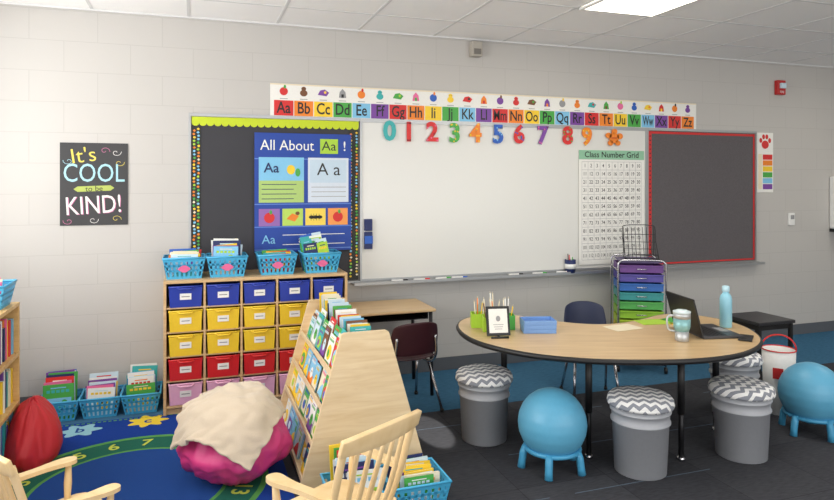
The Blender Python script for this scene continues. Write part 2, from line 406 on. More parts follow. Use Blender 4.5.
mb.text('Aa',.1,.09,.09,pc('sky'),2); mb.rect(.2,.05,.66,.055,WH,2); mb.rect(.2,.12,.66,.125,WH,2); mb.text('a',.33,.085,.07,WH,2); mb.text('A',.45,.085,.07,WH,2)
thing(mb,'pocket_chart','blue hanging pocket chart holding letter cards and pictures','pocket chart',(.417,-.036,.99))
# paw poster
mb=MB(); w,h=.2,.575
mb.box((w/2,.002,h/2),(w,.004,h),PAPER)
mb.disc(.1,.46,.045,.04,pc('red'),1)
for dx,dz in ((-.055,.045),(-.02,.08),(.02,.08),(.055,.045)): mb.disc(.1+dx,.455+dz,.018,.024,pc('red'),1)
for k,cn_ in enumerate(('purple','sky','green','yellow','orange','red')): mb.rect(.07,.03+k*.057,.19,.08+k*.057,pc(cn_),1)
mb.rect(.015,.03,.06,.37,pc('cream'),1)
thing(mb,'behavior_chart','narrow white chart with red paw print and colour blocks','wall chart',(5.115,-.0065,1.4))

# ================================================================ STRUCTURE
mb=MB(); mb.b2(-1.6,7.6,0,.15,0,2.66,WALL); structure(mb,'wall_back')
mb=MB(); mb.b2(7.6,7.75,-7,.15,0,2.66,WALL); structure(mb,'wall_right')
mb=MB()
mb.b2(-1.6,-1.45,-7,0,0,.9,WALL);mb.b2(-1.6,-1.45,-7,0,2.5,2.66,WALL);mb.b2(-1.6,-1.45,-.25,0,.9,2.5,WALL);mb.b2(-1.6,-1.45,-7,-3.9,.9,2.5,WALL)
structure(mb,'wall_left')
mb=MB(); mb.b2(-1.6,7.75,-7,.15,-.1,0,FLOOR); structure(mb,'floor')
CT=mat('ceiling_tile',(252,251,250),.9,bump=.25,scale=180,var=.02)
mb=MB(); mb.b2(-1.6,7.75,-7,.15,2.66,2.76,CT); structure(mb,'ceiling')
mb=MB(); TB=mat('grid_white',(222,222,222),.6)
for k in range(-2,13):
    x=-.03+.61*k
    mb.b2(x-.01,x+.01,-6.99,-.001,2.657,2.6597,TB)
for k in range(11):
    y=-.49-.61*k; mb.b2(-1.44,7.59,y-.01,y+.01,2.6572,2.6597,TB)
mb.b2(-1.44,7.59,-.02,-.001,2.648,2.6597,TB)
structure(mb,'trim_1')
BB=mat('baseboard_vinyl',(92,96,102),.6)
mb=MB(); mb.b2(-1.44,7.59,-.012,-.0005,0.001,.1,BB); structure(mb,'baseboard_back')
mb=MB(); FRM=mat('window_frame',(190,190,188),.4)
for y in (-3.88,-2.68,-1.48,-.27): mb.b2(-1.56,-1.5,y-.025,y+.025,.91,2.49,FRM)
for z in (.93,2.47): mb.b2(-1.56,-1.5,-3.88,-.27,z-.02,z+.02,FRM)
structure(mb,'window_1')
def troffer(x,y):
    r=root('ceiling_light','recessed fluorescent troffer lit in the tile ceiling','ceiling light',(x,y,2.64),group='ceiling troffers')
    m=MB(); m.b2(0,.586,0,.024,0,.012,WHITE);m.b2(0,.586,1.172,1.196,0,.012,WHITE);m.b2(0,.024,.024,1.172,0,.012,WHITE);m.b2(.562,.586,.024,1.172,0,.012,WHITE)
    part(m,'frame',r)
    m=MB(); m.b2(.024,.562,.024,1.172,.002,.01,mat('diffuser',(255,248,232),.5,emit=5)); part(m,'diffuser',r)
troffer(2.422,-2.308); troffer(2.422,-5.97); troffer(-.628,-4.14); troffer(5.47,-2.308)

# ================================================================ BOARDS
r=root('whiteboard','large blank white marker board with aluminium frame and tray','whiteboard',(0,0,0))
mb=MB(); mb.b2(1.215,3.815,-.018,-.002,.76,1.955,mat('whiteboard_enamel',(225,225,221),.25,spec=.5,var=.01)); part(mb,'writing_surface',r)
mb=MB(); mb.b2(1.2,3.83,-.026,-.0015,1.955,1.985,ALU);mb.b2(1.2,1.215,-.026,-.0015,.745,1.955,ALU);mb.b2(3.815,3.83,-.026,-.0015,.745,1.955,ALU);mb.b2(1.215,3.815,-.026,-.0015,.745,.76,ALU); part(mb,'frame',r)
mb=MB(); mb.b2(1.14,5.12,-.09,-.001,.722,.732,ALU);mb.b2(1.14,5.12,-.095,-.088,.722,.744,ALU);mb.b2(1.14,5.12,-.03,-.0275,.732,.743,ALU); part(mb,'marker_tray',r)
r=root('bulletin_board','black papered bulletin board with lime scalloped and patterned border','bulletin board',(0,0,0))
mb=MB(); mb.b2(-.01,1.19,-.016,-.002,.755,1.96,mat('black_paper',(62,62,67),.85,bump=.1,scale=8)); part(mb,'backing',r)
mb=MB(); mb.b2(-.03,1.198,-.026,-.0015,1.962,1.985,ALU);mb.b2(-.03,-.015,-.026,-.0015,.735,1.962,ALU);mb.b2(-.015,1.198,-.026,-.0015,.735,.75,ALU); part(mb,'frame',r)
mb=MB(); LIM=mat('lime_border',(196,214,44),.7)
pts=[(-.01,1.96)]
n=24
for k in range(n):
    x0=-.01+1.2*k/n
    for q in range(6):
        a=PI*q/5; pts.append((x0+.025-.025*math.cos(a),1.915-.02*math.sin(a)))
pts.append((1.19,1.96)); mb.poly(pts,LIM,26)
for sx in (-.01,1.113):
    wdt=.077 if sx>0 else .06
    mb.rect(sx,.76,sx+wdt,1.91,mat('border_dark',(46,48,44),.7),24)
    rr=random.Random(3)
    for k in range(46):
        z=.785+1.10*k/46
        for q in range(2):
            cx=sx+.016+(wdt-.032)*q+rr.uniform(-.003,.003); cc=pc(rr.choice(['lime','orange','sky','cream','yellow','green','orange']))
            zz=z+.012*q
            if rr.random()<.5: mb.disc(cx,zz,.009,.008,cc,25,8)
            else: mb.poly([(cx-.011,zz),(cx,zz-.009),(cx+.011,zz),(cx,zz+.009)],cc,25)
mb.rect(.05,.76,1.113,.8,mat('border_dark'),24)
for k in range(50): mb.disc(.06+k*.021,.78+.01*((k*7)%3-1),.008,.008,pc(['lime','orange','sky','pink','yellow'][k%5]),25,8)
part(mb,'border',r,label='lime scalloped and multicoloured patterned border')
r=root('bulletin_board','charcoal fabric bulletin board edged with red border trim','bulletin board',(0,0,0))
mb=MB(); mb.b2(3.85,5.07,-.016,-.002,.755,1.96,mat('charcoal_fabric',(96,92,95),.9,bump=.5,scale=90,var=.2)); part(mb,'backing',r)
mb=MB(); mb.b2(3.832,5.09,-.026,-.0015,1.962,1.985,ALU);mb.b2(5.075,5.09,-.026,-.0015,.745,1.962,ALU);mb.b2(3.832,3.845,-.026,-.0015,.745,1.962,ALU);mb.b2(3.845,5.075,-.026,-.0015,.742,.752,ALU); part(mb,'frame',r)
mb=MB(); RD=mat('red_border',(206,44,44),.6)
mb.rect(3.85,.76,3.882,1.955,RD,24);mb.rect(3.882,1.934,5.07,1.955,RD,24);mb.rect(5.052,.76,5.07,1.934,RD,24);mb.rect(3.882,.76,5.052,.774,RD,24)
for k in range(30): mb.disc(3.866,.78+k*.039,.007,.007,BLACK,25,8)
part(mb,'border',r)
mb=MB(); mb.b2(-.03,.03,-.03,0,0,.13,pc('navy')); mb.b2(-.032,.032,-.032,-.028,.04,.1,pc('blue')); thing(mb,'eraser_holder','navy magnetic eraser stuck on the whiteboard','eraser',(1.262,-.0185,.99),bevel=.004)
mb=MB(); mb.b2(-.03,.03,-.03,0,0,.09,pc('navy')); thing(mb,'eraser','small navy magnetic eraser stuck on the whiteboard','eraser',(1.262,-.0185,1.128),bevel=.004)
for x,cn_ in ((1.5,'black'),(1.68,'red'),(1.86,'green'),(2.0,'blue'),(2.5,'black'),(2.72,'green'),(2.95,'red')):
    r=root('marker',f'{cn_} dry-erase marker lying on the whiteboard tray','marker',(x,-.06,.741),rz=random.uniform(-8,8),group='markers on the tray')
    m=MB(); m.lathe([(.008,-.06),(.009,-.055),(.009,.03),(.008,.031)],WHITE,12,R(90,'Y')); part(m,'barrel',r)
    m=MB(); m.lathe([(.0095,.031),(.0095,.065),(.006,.07)],pc(cn_),12,R(90,'Y')); part(m,'cap',r)
r=root('pen_cup','blue and white cup of pens on the whiteboard tray','cup',(3.02,-.058,.733))
m=MB(); m.lathe([(.03,0),(.042,.0),(.046,.11),(.042,.11),(.038,.01),(.0,.01)],pc('navy')); m.lathe([(.0445,.035),(.0462,.075)],WHITE); part(m,'cup',r)
for k in range(4):
    m=MB(); m.tube([(.01*(k-1.5),0,.012),(.016*(k-1.5),.005*(k%2),.16-.01*k)],.004,pc(['black','red','white','green'][k]),6); part(m,'pen',r)
r=root('fire_alarm','red fire alarm strobe mounted on block wall','fire alarm',(5.385,0,2.415))
m=MB(); m.b2(-.05,.05,-.045,-.001,-.07,.07,mat('alarm_red',(190,34,34),.4)); part(m,'housing',r,bevel=.006)
m=MB(); m.b2(-.03,.03,-.07,-.045,-.01,.04,pc('pale')); m.text('FIRE',0,-.045,.03,WHITE,58,bold=.01); part(m,'strobe',r,bevel=.002)
r=root('thermostat','small white thermostat on block wall','thermostat',(5.54,0,1.137))
m=MB(); m.b2(-.035,.035,-.025,-.001,-.06,.06,WHITE); part(m,'body',r,bevel=.005)
m=MB(); m.b2(-.02,.02,-.03,-.025,.0,.04,pc('gray')); part(m,'display',r)
r=root('wall_speaker','small beige box fixture high on wall','speaker',(2.156,0,2.57))
m=MB(); m.b2(-.045,.045,-.07,-.001,-.06,.06,mat('beige_plastic',(176,170,160),.5)); part(m,'body',r,bevel=.006)
m=MB(); m.b2(-.03,.03,-.074,-.07,-.045,.0,mat('grille',(120,116,110),.6)); part(m,'grille',r)
r=root('paper_towel_dispenser','white wall paper towel dispenser with dark base','dispenser',(6.19,0,1.0))
m=MB(); m.b2(-.14,.14,-.2,-.001,.03,.56,WHITE); part(m,'cover',r,bevel=.02)
m=MB(); m.b2(-.13,.13,-.19,-.001,0,.029,BLACK); part(m,'base',r)

# ================================================================ BOOKS / BASKETS
palette=['red','orange','yellow','green','blue','purple','teal','pink','lime','white','navy','sky','cream','white','yellow','white','sky','cream','pale','pale']
PALE=['white','cream','pale','sky','white','yellow','red','green','pale','cream','teal','navy','brown']
def bookmb(w,h,t,rng,pal=None):
    c=rng.choice(pal or palette); d=rng.choice([p for p in palette if p!=c]); e=rng.choice([p for p in palette if p not in(c,d)])
    m=MB(); cm=pc(c,.35)
    m.b2(-w/2,w/2,-t/2,-t/2+.0015,0,h,cm); m.b2(-w/2,w/2,t/2-.0015,t/2,0,h,cm); m.b2(-w/2,-w/2+.002,-t/2+.0015,t/2-.0015,0,h,cm)
    m.b2(-w/2+.002,w/2-.003,-t/2+.0015,t/2-.0015,.003,h-.003,PAPER)
    M=T(0,-t/2,0); k=rng.randint(0,3)
    if k==0: m.rect(-w*.42,h*.1,w*.42,h*.62,pc(d,.35),1,M); m.disc(0,h*.36,w*.22,h*.16,pc(e,.35),2,14,M); m.disc(w*.2,h*.5,w*.09,w*.09,pc(c,.35),3,10,M)
    elif k==1: m.rect(-w*.5,h*.0,w*.5,h*.35,pc(d,.35),1,M); m.disc(w*.1,h*.42,w*.25,h*.2,pc(e,.35),2,14,M); m.disc(w*.04,h*.47,w*.04,w*.04,BLACK,3,8,M); m.disc(w*.18,h*.47,w*.04,w*.04,BLACK,3,8,M)
    elif k==2: m.disc(0,h*.4,w*.36,h*.26,pc(d,.35),1,16,M); m.disc(-w*.08,h*.36,w*.16,h*.14,pc(e,.35),2,12,M); m.rect(-w*.4,h*.04,w*.4,h*.09,pc(e,.35),1,M)
    else: m.poly([(-w*.45,h*.05),(w*.45,h*.05),(w*.2,h*.5),(-w*.1,h*.38)],pc(d,.35),1,M); m.disc(w*.2,h*.62,w*.12,w*.12,pc(e,.35),1,12,M)
    for j in range(5):
        x0=-w*.38+j*w*.155
        m.rect(x0,h*.77,x0+w*.11,h*.85,pc(e,.35),1,M)
    m.rect(-w*.25,h*.89,w*.25,h*.92,pc(d,.35),1,M)
    return m,c
def place_book(loc,rot,w,h,t,rng,where,group,pal=None):
    m,c=bookmb(w,h,t,rng,pal)
    return thing(m,'book',f'{c} picture book {where}','book',loc,rot,group=group)
def basket(loc,rz,w,d,h,label,group,matb=BASKB,tagc=None):
    r=root('basket',label,'basket',loc,rz,group)
    m=MB(); ins=.025
    B=[(-w/2+ins,-d/2+ins,0),(w/2-ins,-d/2+ins,0),(w/2-ins,d/2-ins,0),(-w/2+ins,d/2-ins,0)]
    Tt=[(-w/2,-d/2,h),(w/2,-d/2,h),(w/2,d/2,h),(-w/2,d/2,h)]
    m.add(B,[(0,1,2,3)],matb)
    for i in range(4):
        a,b=Vector(B[i]),Vector(B[(i+1)%4]); c,e=Vector(Tt[i]),Vector(Tt[(i+1)%4])
        f=lambda s,t:(a.lerp(b,s)).lerp(c.lerp(e,s),t)
        q=lambda s0,s1,t0,t1: m.add([f(s0,t0),f(s1,t0),f(s1,t1),f(s0,t1)],[(0,1,2,3)],matb)
        for t0,t1 in ((0,.12),(.34,.44),(.6,.7),(.84,1)): q(0,1,t0,t1)
        n=8
        for k in range(n+1):
            s=k/n; q(max(0,s-.035),min(1,s+.035),.12,.84)
    part(m,'shell',r,solid=.0035)
    m=MB(); m.tube([Tt[0],Tt[1],Tt[2],Tt[3]],.007,matb,8,True); part(m,'rim',r)
    if tagc:
        m=MB(); pts=[(.034*math.cos(2*PI*k/16)*(1+.15*math.cos(2*PI*k/4)),.024*math.sin(2*PI*k/16)) for k in range(16)]
        m.poly([(x,z) for x,z in pts],pc(tagc),3); part(m,'tag',r,loc=(0,-d/2+.004,h*.5),rot=(9,0,0),label='pink paper name tag')
    return r
def fill(loc,rz,w,d,h0,n,where,group,seed,tilt=8,hmin=.16,hmax=.25,wmin=.13,wmax=.18,lean=3,bias=0):
    rng=random.Random(seed); a=math.radians(rz)
    step=(d-.085)/n
    for k in range(n):
        bw=rng.uniform(wmin,min(wmax,w-.06)); bh=hmin+(hmax-hmin)*(.6*k/max(1,n-1)+.4*rng.random()); bt=min(step*.7,rng.uniform(.003,.013))
        lx=rng.uniform(-1,1)*max(0,(w-.06-bw)/2); ly=-d/2+.03+step*(k+.5)
        x=loc[0]+lx*math.cos(a)-ly*math.sin(a); y=loc[1]+lx*math.sin(a)+ly*math.cos(a)
        o=place_book((x,y,loc[2]+.007),(-tilt*.6,0,rz+rng.uniform(-1,1)),bw,bh,bt,rng,where,group)
        o.rotation_euler[1]=math.radians(bias+rng.uniform(-lean,lean))
# ================================================================ CUBBY
cub=root('cubby_shelf','tan wooden cubby shelf with twenty-five tray openings','cubby shelf',(-.18,-.4,0))
W_=1.197;D_=.385;H_=.867
for nm,bx in (('top_panel',(0,W_,0,D_,H_-.02,H_)),('bottom_panel',(.018,W_-.018,.0,D_,.05,.066)),('side_panel',(0,.018,0,D_,0,H_-.02)),('side_panel',(W_-.018,W_,0,D_,0,H_-.02)),('back_panel',(.018,W_-.018,D_-.008,D_,.066,H_-.02)),('kickboard',(.018,W_-.018,.02,.035,0,.05))):
    m=MB(); m.b2(*bx,CUBW); part(m,nm,cub,bevel=.002)
cwid=(W_-.036)/5; rh=(H_-.02-.066)/5
for k in range(1,5):
    m=MB(); m.b2(.018+cwid*k-.007,.018+cwid*k+.007,.002,D_-.008,.066,H_-.02,CUBW); part(m,'divider',cub)
for j in range(1,5):
    m=MB()
    for k in range(5):
        xa=.018+cwid*k+(.007 if k else 0); xb=.018+cwid*(k+1)-(.007 if k<4 else 0)
        z=.066+rh*j; m.b2(xa,xb,.004,D_-.009,z-.006,z+.004,CUBW)
    part(m,'shelf',cub)
rows=[('tray_pink',(236,178,208)),('tray_red',(210,40,44)),('tray_yellow',(240,202,52)),('tray_yellow',(240,202,52)),('tray_blue',(40,62,164))]
def traymesh(mt):
    m=MB(); w,d,h=.2,.34,.132
    bw=w/2-.006
    V=[(-bw,.006,0),(bw,.006,0),(bw,d-.006,0),(-bw,d-.006,0),(-w/2,0,h),(w/2,0,h),(w/2,d,h),(-w/2,d,h)]
    m.add(V,[(3,2,1,0),(0,1,5,4),(1,2,6,5),(2,3,7,6),(3,0,4,7)],mt)
    return m
protos={}
for j in range(5):
    nm,c=rows[j]; mt=mat(nm,c,.3)
    for k in range(5):
        cx=.018+cwid*(k+.5)-.18; z=.066+rh*j+.0045; cn_=nm.split('_')[1]
        loc=(cx,-.404,z)
        if nm not in protos:
            r=root('storage_tray',f'{cn_} plastic tray with white label in the cubby','storage tray',loc,group=f'{cn_} cubby trays')
            part(traymesh(mt),'bin',r,solid=.004)
            m=MB(); m.tube([(-.1,0,.13),(.1,0,.13),(.1,.34,.13),(-.1,.34,.13)],.006,mt,8,True); m.tube([(-.05,-.001,.126),(-.035,-.02,.12),(.035,-.02,.12),(.05,-.001,.126)],.006,mt,8); part(m,'rim',r)
            m=MB(); m.b2(-.035,.035,-.001,.001,-.02,.02,PAPER); m.rect(-.025,-.003,.025,.003,pc('gray'),2); part(m,'label_card',r,loc=(0,-.001,.068),rot=(2.6,0,0))
            protos[nm]=r
        else: dup(protos[nm],loc)
bx=[-.055,.215,.545,.85]
for x in bx:
    basket((x,-.24,.8675),0,.26,.23,.135,'blue slotted plastic basket with pink tag on the cubby','blue baskets on the cubby',tagc='pink')
fill((-.055,-.24,.8685),0,.26,.23,.1,9,'in the basket on the cubby','books in cubby-top baskets',11,hmin=.14,hmax=.19,wmin=.15,wmax=.19)
fill((.215,-.24,.8685),0,.26,.23,.1,8,'in the basket on the cubby','books in cubby-top baskets',12,hmin=.17,hmax=.26,wmin=.14,wmax=.18,lean=6)
fill((.835,-.24,.8685),0,.26,.23,.1,14,'in the basket on the cubby','books in cubby-top baskets',14,tilt=6,hmin=.18,hmax=.27,wmin=.07,wmax=.11,lean=4,bias=-9)
fill((.545,-.24,.8685),0,.26,.23,.1,5,'in the basket on the cubby','books in cubby-top baskets',15,hmin=.13,hmax=.15,wmin=.14,wmax=.18)
for i,x in enumerate((-.80,-.56,-.32)):
    basket((x,-.17,.001),0,.236,.25,.125,'blue slotted plastic basket of books on the floor','blue baskets on the floor')
    fill((x,-.17,.002),0,.236,.25,.1,[10,10,10][i],'in the floor basket','books in floor baskets',20+i,hmin=[.18,.15,.17][i],hmax=[.32,.23,.27][i],wmin=.155,wmax=.175,lean=3)

# ================================================================ BOOKCASE LEFT
bx0,by0=-1.21,-2.1
bc=root('bookcase','low honey wood bookcase packed with books','bookcase',(bx0,by0,0))
L=1.3;Dp=.32;Hh=.85
HW=wood('honey_wood',(210,166,100),(228,188,124))
for nm,b in (('top_panel',(0,Dp,0,L,Hh-.02,Hh)),('side_panel',(0,Dp,0,.02,0,Hh-.02)),('side_panel',(0,Dp,L-.02,L,0,Hh-.02)),('back_panel',(0,.01,.02,L-.02,.05,Hh-.02)),('shelf',(.01,Dp,.02,L-.02,.05,.07)),('shelf',(.01,Dp,.02,L-.02,.3,.32)),('shelf',(.01,Dp,.02,L-.02,.56,.58)),('kickboard',(.27,.29,.02,L-.02,0,.05))):
    m=MB(); m.b2(*b,HW); part(m,nm,bc,bevel=.002)
rng=random.Random(5)
for z in (.07,.32,.58):
    y=-.83
    while y>-1.6:
        t=rng.uniform(.012,.03); h=rng.uniform(.16,.22)
        m,c=bookmb(rng.uniform(.2,.24),h,t,rng)
        thing(m,'book',f'{c} book standing on the bookcase shelf','book',(-.9-.13,y-t/2,z+.0005),(0,0,180),group='books on the bookcase')
        y-=t+.001
basket((-1.02,-.95,.8505),0,.24,.24,.12,'blue slotted plastic basket on top of the bookcase','blue baskets on the bookcase')
fill((-1.02,-.95,.8515),0,.24,.24,.1,5,'in the basket on the bookcase','books on the bookcase top',31,hmin=.11,hmax=.14,wmin=.14,wmax=.17)

# ================================================================ BOOK DISPLAY
dy0,dy1=-1.70,-.72
bd=root('book_display','birch A-frame book display rack filled with picture books','book rack',(0,0,0))
XR=1.62
pan=[(.478,0),(XR-.478,0),(XR-.685,.735),(XR-.69,.748),(XR-.705,.755),(.705,.755),(.69,.748),(.685,.735)]
for y in (dy0,dy1-.02):
    m=MB(); m.prism(pan,0,.02,BIRCH,M=T(0,y+.02,0)@R(90,'X')); part(m,'end_panel',bd,bevel=.003)
def sx(z): return .478+.055+(.212)*z/.75
TZ=.168
for side in (0,1):
    m=MB(); f=(lambda x:x) if side==0 else (lambda x:XR-x)
    a0,a1=sx(.03),sx(.69)
    vs=[(f(a0),dy0+.021,.03),(f(a0+.008),dy0+.021,.03),(f(a1+.008),dy0+.021,.69),(f(a1),dy0+.021,.69)]
    vs+= [(x,dy1-.021,z) for x,_,z in vs]
    m.add(vs,[(0,1,2,3),(7,6,5,4),(0,3,7,4),(1,5,6,2),(3,2,6,7),(0,4,5,1)],BIRCH); part(m,'sloped_back',bd)
    for i in range(4):
        z=.045+i*TZ; x=sx(z)
        m=MB(); xs=sorted((f(x-.042),f(x+.002))); m.b2(xs[0],xs[1],dy0+.021,dy1-.021,z-.008,z,BIRCH)
        xs=sorted((f(x-.05),f(x-.042))); m.b2(xs[0],xs[1],dy0+.021,dy1-.021,z-.008,z+.022,BIRCH); part(m,'ledge',bd)
m=MB(); m.b2(.745,XR-.745,dy0+.021,dy1-.021,.60,.61,BIRCH); part(m,'top_trough',bd)
rng=random.Random(9); tl=math.degrees(math.atan2(.212,.75))
for i in range(4):
    z=.0465+i*TZ; x=sx(z); y=dy0+.09
    while y<dy1-.08:
        w=rng.uniform(.12,.15); h=rng.uniform(.15,.163) if i<3 else rng.uniform(.17,.22)
        for q,(o_,sc) in enumerate(((.016,1),(.024,.96),(.032,.9))):
            if q and rng.random()<.25: continue
            m,c=bookmb(w*sc,h*(sc if i<3 else [1,.88,.78][q]),.005,rng,PALE)
            o=thing(m,'book',f'{c} picture book facing out on the display ledge','book',(x-o_,y,z+.0008),(0,0,0),group='books on the display rack')
            o.rotation_euler=(Matrix.Rotation(math.radians(tl),3,'Y')@Matrix.Rotation(-PI/2,3,'Z')@Matrix.Rotation(math.radians(rng.uniform(-1.5,1.5)),3,'Y')).to_euler()
        y+=w+.003
y=dy0+.07
while y<dy1-.06:
    f_=(y-dy0)/(dy1-dy0)
    place_book((.81+rng.uniform(-.004,.004),y,.6115),(-10,0,rng.uniform(-2,2)),rng.uniform(.1,.12),rng.uniform(.13,.145)+.05*f_+.015*rng.random(),rng.uniform(.004,.008),rng,'standing in the top of the rack','books on the rack top',PALE)
    y+=.032
basket((.70,-1.95,.001),0,.27,.26,.13,'blue slotted basket of picture books by the book rack','blue baskets by the book rack')
fill((.70,-1.95,.002),0,.27,.26,.1,8,'in the basket by the book rack','books in baskets by the rack',41,hmin=.2,hmax=.28,wmin=.14,wmax=.2)
basket((.98,-1.95,.001),0,.27,.26,.13,'blue slotted basket of picture books by the book rack','blue baskets by the book rack')
fill((.98,-1.95,.002),0,.27,.26,.1,9,'in the basket by the book rack','books in baskets by the rack',43,hmin=.13,hmax=.18,wmin=.14,wmax=.19)

# ================================================================ RUG
m=MB(); RB=mat('rug_blue',(32,66,152),.95,bump=.5,scale=300,var=.12,spec=.1)
rx0,rx1,ry0,ry1=-.98,.455,-2.9,-.36
m.b2(rx0,rx1,ry0,ry1,0.0005,.008,RB)
def up(mb_,pts,mt,lay): mb_.add([(x,y,.008+.0006*lay) for x,y in pts],[tuple(range(len(pts)))],mt)
def ring(r0,r1,a0,a1,mt,lay,cx=-.29,cy=-1.37,n=10):
    for k in range(n):
        a=a0+(a1-a0)*k/n; b=a0+(a1-a0)*(k+1)/n
        up(m,[(cx+r0*math.cos(a),cy+r0*math.sin(a)),(cx+r1*math.cos(a),cy+r1*math.sin(a)),(cx+r1*math.cos(b),cy+r1*math.sin(b)),(cx+r0*math.cos(b),cy+r0*math.sin(b))],mt,lay)
def rc(n_,c): return mat('rug_'+n_,c,.95,bump=.4,scale=300,var=.12,spec=.1)
ring(0,.45,0,2*PI,rc('azure',(38,76,146)),1,n=48)
ring(.45,.47,0,2*PI,rc('green',(92,158,84)),1,n=48)
ring(.47,.63,0,2*PI,rc('teal',(40,104,88)),1,n=48)
ring(.63,.66,0,2*PI,rc('green',(92,158,84)),1,n=48)
for k in range(20):
    a=PI/2-2*PI*(k+.5)/20+PI/2+.4
    cx,cy=-.29+.55*math.cos(a),-1.37+.55*math.sin(a)
    vs,fs=tmesh(str(k+1),.02)
    ph=a-PI/2
    m.add([(cx+.12*(x*math.cos(ph)-y*math.sin(ph)),cy+.12*(x*math.sin(ph)+y*math.cos(ph)),.0098) for x,y,z in vs],fs,rc('lime',(196,214,90)))
for sx_,sy_,cc,nn in ((-.642,-.494,(150,200,215),6),(-.267,-.455,(240,212,70),7),(.12,-.5,(226,112,66),6),(-.88,-.85,(232,120,140),6)):
    pts=[]
    for k in range(48):
        a=2*PI*k/48; r=.088+.02*math.cos(nn*a); pts.append((sx_+r*1.15*math.cos(a),sy_+r*math.sin(a)))
    up(m,pts,rc('s%d'%cc[0],cc),1)
    vs,fs=tmesh({150:'b',240:'c',226:'d',232:'a'}[cc[0]],.02)
    m.add([(sx_+.11*x,sy_+.11*y,.0098) for x,y,z in vs],fs,rc('navy',(40,80,150)))
for k in range(48):
    x=rx0+.03+k*.03
    if x<rx1-.02: up(m,[(x,ry1-.03),(x+.018,ry1-.03),(x+.018,ry1-.015),(x,ry1-.015)],rc('green',(92,158,84)),1)
thing(m,'rug','blue classroom rug with numbered ring and colourful shapes','rug')

# ================================================================ WOODEN ARM CHAIRS
def armchair(loc,rz,label,S=.92):
    r=root('armchair',label,'chair',loc,rz,group='small wooden armchairs'); r.scale=(S,S,S)
    m=MB(); sp=crom([(-.2,-.17),(.2,-.17),(.215,.0),(.2,.17),(0,.185),(-.2,.17),(-.215,0)],4)
    m.prism(sp,.285,.31,RAILW); part(m,'seat',r,bevel=.006)
    for sx_ in (-1,1):
        m=MB(); m.tube(crom([(sx_*.17,-.14,.3),(sx_*.185,-.2,.46),(sx_*.19,-.265,.68)],4,False),.015,RAILW,12); part(m,'back_post',r)
        m=MB(); pl=crom([(sx_*.175,-.2),(sx_*.215,-.2),(sx_*.225,-.05),(sx_*.245,.06),(sx_*.238,.12),(sx_*.21,.135),(sx_*.178,.11),(sx_*.185,0)][::(1 if sx_>0 else -1)],4)
        m.prism(pl,.465,.483,RAILW); part(m,'arm',r,bevel=.005)
        m=MB(); m.tube([(sx_*.2,.09,.29),(sx_*.205,.095,.38),(sx_*.21,.1,.464)],[.012,.017,.012],RAILW,12); part(m,'arm_post',r)
        for yy in (-.13,.13):
            m=MB(); m.tube([(sx_*.16,yy,.29),(sx_*.18,yy*1.15,.15),(sx_*.19,yy*1.25,.045)],[.017,.02,.014],RAILW,12); part(m,'leg',r)
        m=MB(); pts=[(sx_*.19,-.34+.64*k/14,.02+.09*((k/14-.5)*2)**2) for k in range(15)]
        m.tube(pts,.018,RAILW,10); part(m,'rocker',r)
    m=MB()
    def rail(u,v):
        x=-.215+.43*u; c=.035*(1-(2*u-1)**2); return (x,-.262-c-.02*v,.655+.06*v+ .018*(1-(2*u-1)**2)*v)
    m.grid(rail,14,4,RAILW); part(m,'top_rail',r,solid=.022,bevel=.004)
    for k in range(5):
        x=-.12+.06*k
        m=MB(); m.tube(crom([(x*.9,-.155,.3),(x,-.21,.44),(x*1.05,-.27-.02*(1-abs(x)/.15),.665)],4,False),[.008,.009,.010,.011,.011,.011,.010,.009,.008],RAILW,10); part(m,'spindle',r)
    for yy in (.14,-.14):
        m=MB(); m.tube([(-.175,yy,.15),(.175,yy,.15)],.01,RAILW,10); part(m,'stretcher',r)
    return r
armchair((.49,-2.45,.0),31.3,'small blond wood rocking armchair with spindle back')
armchair((-.44,-2.20,.009),-59,'small blond wood rocking armchair on the rug edge',.85)

# ================================================================ TABLE
tb=root('kidney_table','kidney-shaped maple activity table with black edge band','table',(2.30,-1.61,0),-19)
half=[(0,-.58),(.3,-.55),(.57,-.43),(.78,-.2),(.865,.08),(.84,.33),(.70,.50),(.52,.52),(.36,.40),(.18,.27),(0,.22)]
pts=half+[(-x,y) for x,y in half[-2:0:-1]]
pl=crom(pts,5)
m=MB(); m.prism(pl,.592,.62,MAPLE,BLACK); part(m,'tabletop',tb)
m=MB(); m.tube([(x,y,.606) for x,y in pl],.0152,BLACK,6,True); part(m,'edge_band',tb)
for x,y in ((-.19,-.27),(.3,-.3),(-.58,.25),(.68,.12)):
    m=MB(); m.tube([(x,y,.591),(x,y,.25)],.019,BLACK,12); m.lathe([(.045,.58),(.045,.591)],BLACK,16,T(x,y,0)); part(m,'leg',tb)
    m=MB(); m.tube([(x,y,.3),(x,y,.02)],.0145,DKMET,12); m.lathe([(.02,0.001),(.022,.004),(.02,.02),(.014,.022)],CHROME,16,T(x,y,0)); part(m,'leg_insert',tb,label='adjustable dark metal lower leg')
def onT(lx,ly,z=.6205):
    a=math.radians(-19); return (2.30+lx*math.cos(a)-ly*math.sin(a),-1.61+lx*math.sin(a)+ly*math.cos(a),z)
